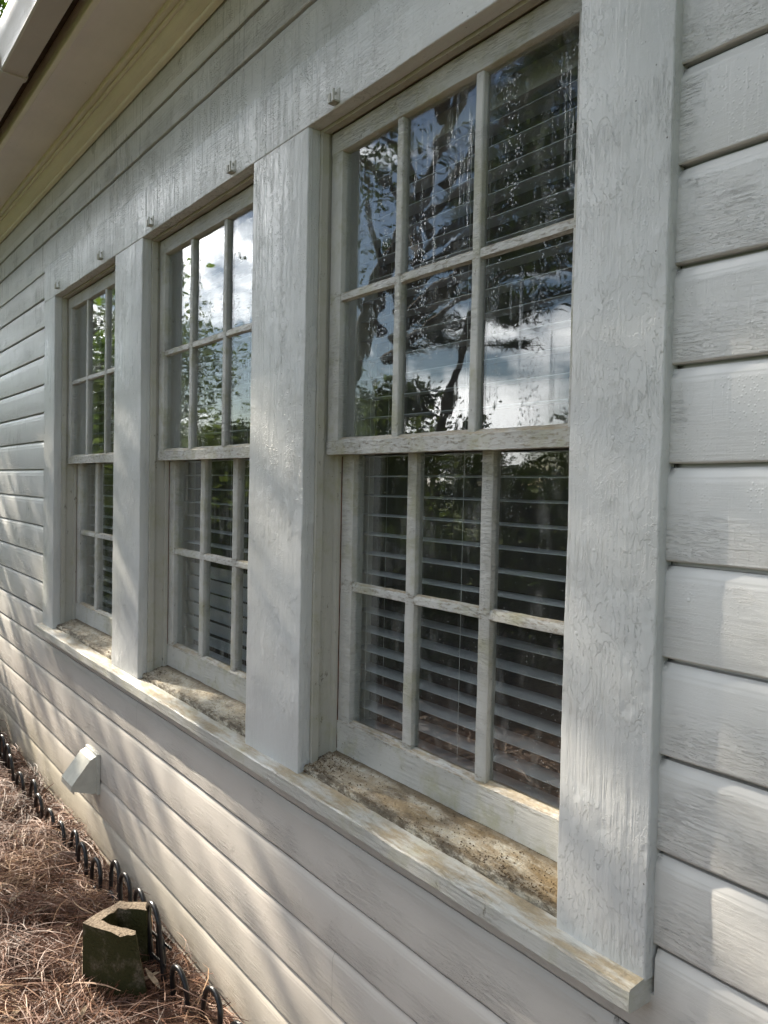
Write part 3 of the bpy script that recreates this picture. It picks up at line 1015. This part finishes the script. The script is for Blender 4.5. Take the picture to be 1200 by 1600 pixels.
# ------------------------------------------------------------------ pine straw
def ribbons(name, N, region, mat, lmin, lmax, w, seed, zlift=0.04, curl=0.6, segs=4):
    rng = np.random.default_rng(seed)
    x0, x1, y0, y1 = region
    cx = rng.uniform(x0, x1, N)
    cy = rng.uniform(y0, y1, N)
    ln = rng.uniform(lmin, lmax, N)
    # locally combed directions, with strays
    base = 2.2 * np.sin(cx * 3.1 + 1.3) + 1.7 * np.cos(cy * 5.0 + cx * 1.7)
    ang = base + rng.normal(0, 0.9, N)
    cur = rng.normal(0, curl, N)
    bi = (np.arange(N) // 3) * 3
    cx = cx[bi] + rng.normal(0, 0.004, N)
    cy = cy[bi] + rng.normal(0, 0.004, N)
    cx = np.clip(cx, X0b + 0.01, X1b - 0.01)
    ang = ang[bi] + rng.normal(0, 0.10, N)
    cur = cur[bi] + rng.normal(0, 0.12, N)
    pit = rng.normal(0.0, 0.16, N)
    gz = np.array([ground_height(a, b) for a, b in zip(cx, cy)]) if N < 1500 else None
    if gz is None:
        gx = np.linspace(X0b, X1b, 220)
        gy = np.linspace(Y0b, Y1b, 60)
        H = np.array([[ground_height(a, b) for b in gy] for a in gx])
        ii = np.clip(((cx - X0b) / (X1b - X0b) * 219).astype(int), 0, 219)
        jj = np.clip(((cy - Y0b) / (Y1b - Y0b) * 59).astype(int), 0, 59)
        gz = H[ii, jj]
    mound = 0.012 * np.sin(cx * 9 + cy * 7) + 0.01 * np.sin(cx * 17 - cy * 13)
    cz = gz + 0.004 + np.abs(rng.normal(0, zlift, N)) * 0.55 + mound + 0.008
    K = segs + 1
    verts = np.zeros((N, K, 2, 3))
    px, py, pz = cx.copy(), cy.copy(), cz.copy()
    a = ang - cur * 0.5
    st = ln / segs
    wv = w * rng.uniform(0.6, 1.3, N)
    px -= np.cos(ang) * ln / 2
    py -= np.sin(ang) * ln / 2
    pp = pit.copy()
    roll = rng.uniform(-1, 1, N)
    for k in range(K):
        tw = wv * (1 - 0.55 * abs(k / segs * 2 - 1))
        nx_, ny_ = -np.sin(a), np.cos(a)
        yc = np.minimum(py, 0.005)
        zc = np.maximum(pz, gz - 0.02)
        verts[:, k, 0] = np.stack([px + nx_ * tw / 2, yc + ny_ * tw / 2, zc + roll * tw * 0.5], 1)
        verts[:, k, 1] = np.stack([px - nx_ * tw / 2, yc - ny_ * tw / 2, zc - roll * tw * 0.5], 1)
        px += np.cos(a) * st
        py += np.sin(a) * st
        pz += np.sin(pp) * st
        a += cur / segs
        pp -= 0.12
    V = verts.reshape(-1, 3)
    base_i = (np.arange(N) * K * 2)[:, None]
    F = []
    for k in range(segs):
        F.append(np.concatenate([base_i + 2 * k, base_i + 2 * k + 1, base_i + 2 * k + 3, base_i + 2 * k + 2], 1))
    F = np.stack(F, 1).reshape(-1, 4)
    me = bpy.data.meshes.new(name)
    me.vertices.add(len(V))
    me.vertices.foreach_set('co', V.ravel())
    me.loops.add(F.size)
    me.loops.foreach_set('vertex_index', F.ravel().astype(np.int32))
    me.polygons.add(len(F))
    me.polygons.foreach_set('loop_start', np.arange(0, F.size, 4, dtype=np.int32))
    me.polygons.foreach_set('loop_total', np.full(len(F), 4, dtype=np.int32))
    at = me.attributes.new('tone', 'FLOAT', 'POINT')
    at.data.foreach_set('value', np.repeat(np.clip(rng.uniform(0, 1, N) * 0.8 + 0.16 + 0.22 * np.sin(cx * 5.3 + 2 * np.sin(cy * 6)) * np.cos(cy * 9 + cx * 3), 0, 1), K * 2).astype(np.float32))
    me.update()
    o = bpy.data.objects.new(name, me)
    col.objects.link(o)
    me.materials.append(mat)
    return o


def straw_mat():
    t = NT('pine_straw')
    at = t.new('ShaderNodeAttribute', attribute_name='tone')
    r = t.new('ShaderNodeValToRGB')
    e = r.color_ramp.elements
    e[0].position, e[0].color = 0.0, (0.035, 0.017, 0.010, 1)
    e[1].position, e[1].color = 1.0, (0.42, 0.27, 0.16, 1)
    for p, c in ((0.35, (0.095, 0.040, 0.023, 1)), (0.7, (0.17, 0.075, 0.042, 1)), (0.9, (0.27, 0.14, 0.08, 1))):
        el = e.new(p)
        el.color = c
    t.put(r.inputs[0], at.outputs['Fac'])
    t.bsdf(r.outputs[0], 0.55, None, 0.35)
    return t.m


M_STRAW = straw_mat()
s1 = ribbons('pine_straw', 46000, (-4.6, -0.7, -0.95, -0.01), M_STRAW, 0.07, 0.20, 0.0019, 3)
s2 = ribbons('pine_straw', 42000, (-7.9, 2.5, -2.3, -0.01), M_STRAW, 0.10, 0.24, 0.0030, 4)
bmj = [s1, s2]
for s_ in bmj:
    tag(s_, 'loose brown pine straw covering the bed along the wall', 'pine straw', kind='stuff')
tag(s2, 'wider carpet of brown pine straw farther out from the wall', 'pine straw', kind='stuff')

# dead leaves and twigs among the straw
rng = random.Random(11)
bm = bmesh.new()
for i in range(70):
    x, y = rng.uniform(-3.8, -1.1), rng.uniform(-0.75, -0.12)
    z = ground_height(x, y) + rng.uniform(0.025, 0.05)
    a = rng.uniform(0, 2 * pi)
    l = rng.uniform(0.02, 0.045)
    w_ = l * rng.uniform(0.3, 0.5)
    tl = rng.uniform(-0.4, 0.4)
    pts = [(-l, 0, 0), (-l * .4, w_ * .5, .003), (l * .4, w_ * .45, .002), (l, 0, tl * .02), (l * .4, -w_ * .45, .006), (-l * .4, -w_ * .5, .005)]
    vs = []
    for px, py, pz in pts:
        vs.append(bm.verts.new((x + px * cos(a) - py * sin(a), y + px * sin(a) + py * cos(a), z + pz + px * tl)))
    bm.faces.new(vs)
for i in range(26):
    x, y = rng.uniform(-3.5, -1.1), rng.uniform(-0.7, -0.12)
    z = ground_height(x, y) + 0.035
    a = rng.uniform(0, 2 * pi)
    l = rng.uniform(0.03, 0.09)
    tube(bm, [(x, y, z), (x + cos(a) * l * .5, y + sin(a) * l * .5, z + .006), (x + cos(a + .4) * l, y + sin(a + .4) * l, z)], 0.0028, 5)
tag(obj('leaf_litter', bm, simple('dry_leaf', (0.36, 0.27, 0.18), 0.8, 0.4, 60)), 'dry leaves and twigs scattered over the pine straw', 'leaf litter', kind='stuff')

# crumbs of dirt on the window sills
bm = bmesh.new()


def crumb(x, y, z, s):
    pts = [Vector((1, 0, 0)), Vector((-1, 0, 0)), Vector((0, 1, 0)), Vector((0, -1, 0)), Vector((0, 0, 1)), Vector((0, 0, -1))]
    vs = []
    for p in pts:
        q = p * s * rng.uniform(0.5, 1.2)
        vs.append(bm.verts.new((x + q.x, y + q.y, z + q.z * 0.7)))
    for f in ((0, 2, 4), (2, 1, 4), (1, 3, 4), (3, 0, 4), (2, 0, 5), (1, 2, 5), (3, 1, 5), (0, 3, 5)):
        bm.faces.new([vs[i] for i in f])


for wi, (X0, X1) in enumerate(WX):
    n = (900, 300, 300)[wi]
    for i in range(n):
        u = rng.random()
        if u < 0.35:
            x = X0 + abs(rng.gauss(0, 0.07))
            y = rng.uniform(0.012, 0.095)
        elif u < 0.65:
            x = X1 - abs(rng.gauss(0, 0.18))
            y = 0.022 + abs(rng.gauss(0, 0.03))
        elif u < 0.85:
            x = rng.uniform(X0, X1)
            y = 0.019 + abs(rng.gauss(0, 0.006))
        else:
            x = rng.uniform(X0, X1)
            y = rng.uniform(0.02, 0.095)
        x = min(max(x, X0 + 0.004), X1 - 0.002)
        y = min(y, 0.097)
        z = 0.0185 + max(0, y - 0.022) * 0.31 if y > 0.019 else 0.006
        crumb(x, y, z, rng.uniform(0.0008, 0.0026))
tag(obj('sill_debris', bm, simple('dirt_crumbs', (0.10, 0.065, 0.035), 0.9, 0.6, 300), smooth=False), 'crumbs of brown dirt lying on the window sills', 'dirt', kind='stuff')


# ------------------------------------------------------------------ vegetation
M_BARK = simple('bark', (0.085, 0.065, 0.05), 0.95, 0.45, 9, 0.03)
M_PINE = leaf_mat('pine_needles', (0.014, 0.028, 0.010), (0.035, 0.060, 0.020), 0.15)
M_OAK = leaf_mat('oak_leaves', (0.055, 0.10, 0.018), (0.14, 0.22, 0.035), 0.45)
M_BUSH = leaf_mat('bush_leaves', (0.045, 0.075, 0.020), (0.13, 0.17, 0.05), 0.3)
M_DARKB = leaf_mat('dark_leaves', (0.018, 0.032, 0.010), (0.05, 0.075, 0.022), 0.2)


def leaves(name, centres, radii, counts, size, aspect, mat, parent, seed, loc):
    rng = np.random.default_rng(seed)
    Vs, n_tot = [], 0
    for c, r, n in zip(centres, radii, counts):
        p = rng.normal(0, 0.42, (n, 3)) * np.array(r) + np.array(c)
        d = rng.normal(0, 1, (n, 3))
        d /= np.linalg.norm(d, axis=1)[:, None]
        e = np.cross(d, rng.normal(0, 1, (n, 3)))
        e /= np.linalg.norm(e, axis=1)[:, None]
        s = size * rng.uniform(0.6, 1.35, n)[:, None]
        a, b = d * s, e * s * aspect
        Vs.append(np.stack([p - a, p + b * .9 - a * .1, p + a, p - b * .9 - a * .1], 1).reshape(-1, 3))
    V = np.concatenate(Vs)
    N = len(V) // 4
    me = bpy.data.meshes.new(name)
    me.vertices.add(len(V))
    me.vertices.foreach_set('co', V.ravel())
    me.loops.add(N * 4)
    me.loops.foreach_set('vertex_index', np.arange(N * 4, dtype=np.int32))
    me.polygons.add(N)
    me.polygons.foreach_set('loop_start', np.arange(0, N * 4, 4, dtype=np.int32))
    me.polygons.foreach_set('loop_total', np.full(N, 4, dtype=np.int32))
    me.update()
    o = bpy.data.objects.new(name, me)
    col.objects.link(o)
    me.materials.append(mat)
    o.parent = parent
    return o


def broadleaf(name, loc, h, cr, label, group, seed, mat, n=16000, size=0.07, trunk_r=0.16, lean=(0, 0), base=0.35, clumps=34, asp=0.55):
    root = empty(name, loc, label, 'tree', group)
    r = random.Random(seed)
    bm = bmesh.new()
    top = Vector((lean[0], lean[1], h * 0.80))
    path = [Vector((0, 0, -0.2)), Vector((lean[0] * .15, lean[1] * .15, h * 0.2)), Vector((lean[0] * .55, lean[1] * .5, h * 0.5)), top]
    tube(bm, path, [trunk_r, trunk_r * .8, trunk_r * .55, trunk_r * .2], 10)
    cs, rs, ns = [], [], []
    for i in range(clumps):
        a = r.uniform(0, 2 * pi)
        zz = h * (base + (1 - base) * r.random() ** 0.9)
        prof = math.sin(min(1, max(0.08, (zz / h - base) / (1 - base) * 0.85 + 0.12)) * pi) ** 0.6
        rad = cr * prof * r.uniform(0.35, 1.0)
        f = min(1.0, zz / (h * 0.8))
        ax = Vector((lean[0] * f, lean[1] * f, 0))
        c = ax + Vector((cos(a) * rad, sin(a) * rad, zz))
        st = ax * 0.8 + Vector((0, 0, max(h * 0.18, zz - rad * 0.7 - 0.2)))
        mid = st.lerp(c, 0.5) + Vector((r.uniform(-.15, .15), r.uniform(-.15, .15), 0.12)) * cr * 0.4
        tube(bm, [st, mid, c], [trunk_r * .32, trunk_r * .17, trunk_r * .06], 6)
        cs.append(c)
        q = cr * r.uniform(0.22, 0.42)
        rs.append((q, q, q * 0.7))
        ns.append(int(n / clumps * r.uniform(0.6, 1.4)))
    obj('trunk', bm, M_BARK, root)
    leaves('crown', cs, rs, ns, size, asp, mat, root, seed, loc)
    return root


def pine(name, loc, h, cr, label, group, seed, n=26000, base=0.3, trunk_r=0.2, lean=(0, 0)):
    root = empty(name, loc, label, 'tree', group)
    r = random.Random(seed)
    bm = bmesh.new()
    tube(bm, [(0, 0, -0.2), (lean[0] * .4, lean[1] * .4, h * .45), (lean[0], lean[1], h)], [trunk_r, trunk_r * .7, 0.03], 10)
    cs, rs, ns = [], [], []
    k = 0
    for i in range(46):
        f = base + (1 - base) * (i + r.random()) / 46
        zz = h * f
        a = r.uniform(0, 2 * pi)
        ln = cr * (1 - ((f - base) / (1 - base)) ** 1.6 * 0.85) * r.uniform(0.45, 1.0)
        o_ = Vector((lean[0] * f, lean[1] * f, 0))
        pts = [o_ + Vector((0, 0, zz))]
        for s in (0.4, 0.75, 1.0):
            pts.append(o_ + Vector((cos(a + 0.25 * s) * ln * s, sin(a + 0.25 * s) * ln * s, zz + ln * s * 0.12 - ln * s * s * 0.22 + r.uniform(-.06, .06))))
        tube(bm, pts, [trunk_r * .28, trunk_r * .18, trunk_r * .1, trunk_r * .05], 5)
        for s in (0.45, 0.7, 0.9, 1.02):
            c = o_ + Vector((cos(a + 0.25 * s) * ln * s, sin(a + 0.25 * s) * ln * s, zz + ln * s * 0.12 - ln * s * s * 0.22))
            c += Vector((r.uniform(-.25, .25), r.uniform(-.25, .25), r.uniform(-.05, .12))) * cr * 0.25
            cs.append(c)
            q = r.uniform(0.22, 0.5) * cr * 0.36
            rs.append((q * 1.3, q * 1.3, q * 0.6))
            ns.append(int(n / 184 * r.uniform(0.5, 1.5)))
    obj('trunk', bm, M_BARK, root)
    leaves('crown', cs, rs, ns, 0.13, 0.12, M_PINE, root, seed, loc)
    return root


def bush(name, loc, w, h, label, group, seed, mat, n=9000, size=0.05):
    root = empty(name, loc, label, 'bush', group)
    r = random.Random(seed)
    bm = bmesh.new()
    cs, rs, ns = [], [], []
    for i in range(18):
        a = r.uniform(0, 2 * pi)
        rad = w * 0.5 * math.sqrt(r.random())
        zz = h * r.uniform(0.12, 0.92) * (1 - 0.35 * (rad / (w * .5)) ** 2)
        c = Vector((cos(a) * rad, sin(a) * rad, zz))
        tube(bm, [(cos(a) * rad * .15, sin(a) * rad * .15, -0.1), c * 0.55, c], [0.03, 0.018, 0.006], 5)
        cs.append(c)
        q = w * r.uniform(0.18, 0.3)
        rs.append((q, q, h * r.uniform(0.16, 0.26)))
        ns.append(n // 18)
    obj('stems', bm, M_BARK, root)
    leaves('foliage', cs, rs, ns, size, 0.5, mat, root, seed, loc)
    return root


GG = GZ - 0.05


def far(theta, D):
    """a spot on the lawn at a bearing (degrees, from the wall's outward normal towards the far end) and distance"""
    th = radians(theta)
    return (0.82 - D * sin(th), 0.97 - D * cos(th), GG)


# tall pines out on the lawn
tg = 'tall pines standing on the lawn, mirrored in the windows'
pine('pine_tree', far(38.5, 15.0), 12.5, 3.3, 'tall dark pine mirrored in the nearest window', tg, 21, 36000, 0.38, 0.22)
pine('pine_tree', far(29, 13.0), 11.0, 3.0, 'dark pine nearest the right, mirrored behind the upper right panes', tg, 22, 30000, 0.42, 0.2)
pine('pine_tree', far(51.5, 17.0), 11.0, 1.7, 'slender pine mirrored beside the left upper panes of the nearest window', tg, 23, 14000, 0.40, 0.12, (1.6, -1.9))
broadleaf('leaning_tree', far(61, 10.5), 8.5, 2.6, 'sparse tree with leaning dark limbs mirrored in the middle window', None, 24, M_DARKB, 5000, 0.05, 0.22, (2.2, -1.4), 0.5, 22)
bg = 'bushes along the edge of the lawn'
for i, (th, D, w, h, lab) in enumerate(((55.5, 9.5, 2.0, 2.9, 'pale green bush mirrored low in the left panes of the nearest window'),
                                   (62, 9.0, 2.0, 2.3, 'dense bush mirrored low in the middle window'),
                                   (67, 8.5, 2.2, 2.6, 'rounded bush left of centre in the middle window reflection'),
                                   (72.0, 14.5, 3.6, 5.2, 'tall bright bush filling the far window reflection'),
                                   (75.3, 14.0, 3.0, 5.0, 'leafy bush at the far left of the far window reflection'),)):
    bush('garden_bush', far(th, D), w, h, lab, bg, 40 + i, M_BUSH if i != 1 else M_DARKB, 12000, 0.05)
# dark tree line at the back
for i in range(15):
    th = 8 + i * 5.6
    D = 27 + 5 * sin(i * 2.1)
    hh = 3.4 + 0.9 * sin(i * 1.7) + (1.0 if i > 8 else 0)
    broadleaf('background_tree', far(th, D), hh, 2.6, 'dark leafy tree in the far tree line beyond the lawn', 'trees of the far tree line', 60 + i, M_DARKB, 6500, 0.10, 0.14, (0, 0), 0.08, 22)
    col.objects[-1]
# the tree that shades the house end and shows above the gutter
broadleaf('shade_tree', (-10.8, 0.1, GG), 9.0, 3.0, 'bright green leafy tree showing above the gutter at the upper left', None, 81, M_OAK, 17000, 0.075, 0.22, (0.3, 0.2), 0.52, 34)
broadleaf('dapple_tree', (-8.3, -1.6, GG), 5.6, 1.05, 'slender unseen tree added off the far end of the wall to dapple the sun', None, 83, M_OAK, 2600, 0.06, 0.05, (0.1, 0.15), 0.34, 20)  # unseen tree added to break the sun on the wall into streaks
for i, (th, D) in enumerate(((36, 6.6), (42.5, 6.9), (49, 6.5), (55.5, 7.0), (62, 6.7), (67.5, 7.2))):
    bush('low_shrub', far(th, D), 1.5, 1.25, ['low dark shrub at the right end of the row facing the windows', 'low dark shrub second from the right end of the row', 'low dark shrub third from the right end of the row', 'low dark shrub third from the left end of the row', 'low dark shrub second from the left end of the row', 'low dark shrub at the left end of the row facing the windows'][i], 'low dark shrubs in a row across the bed edge', 90 + i, M_DARKB, 5000, 0.045)
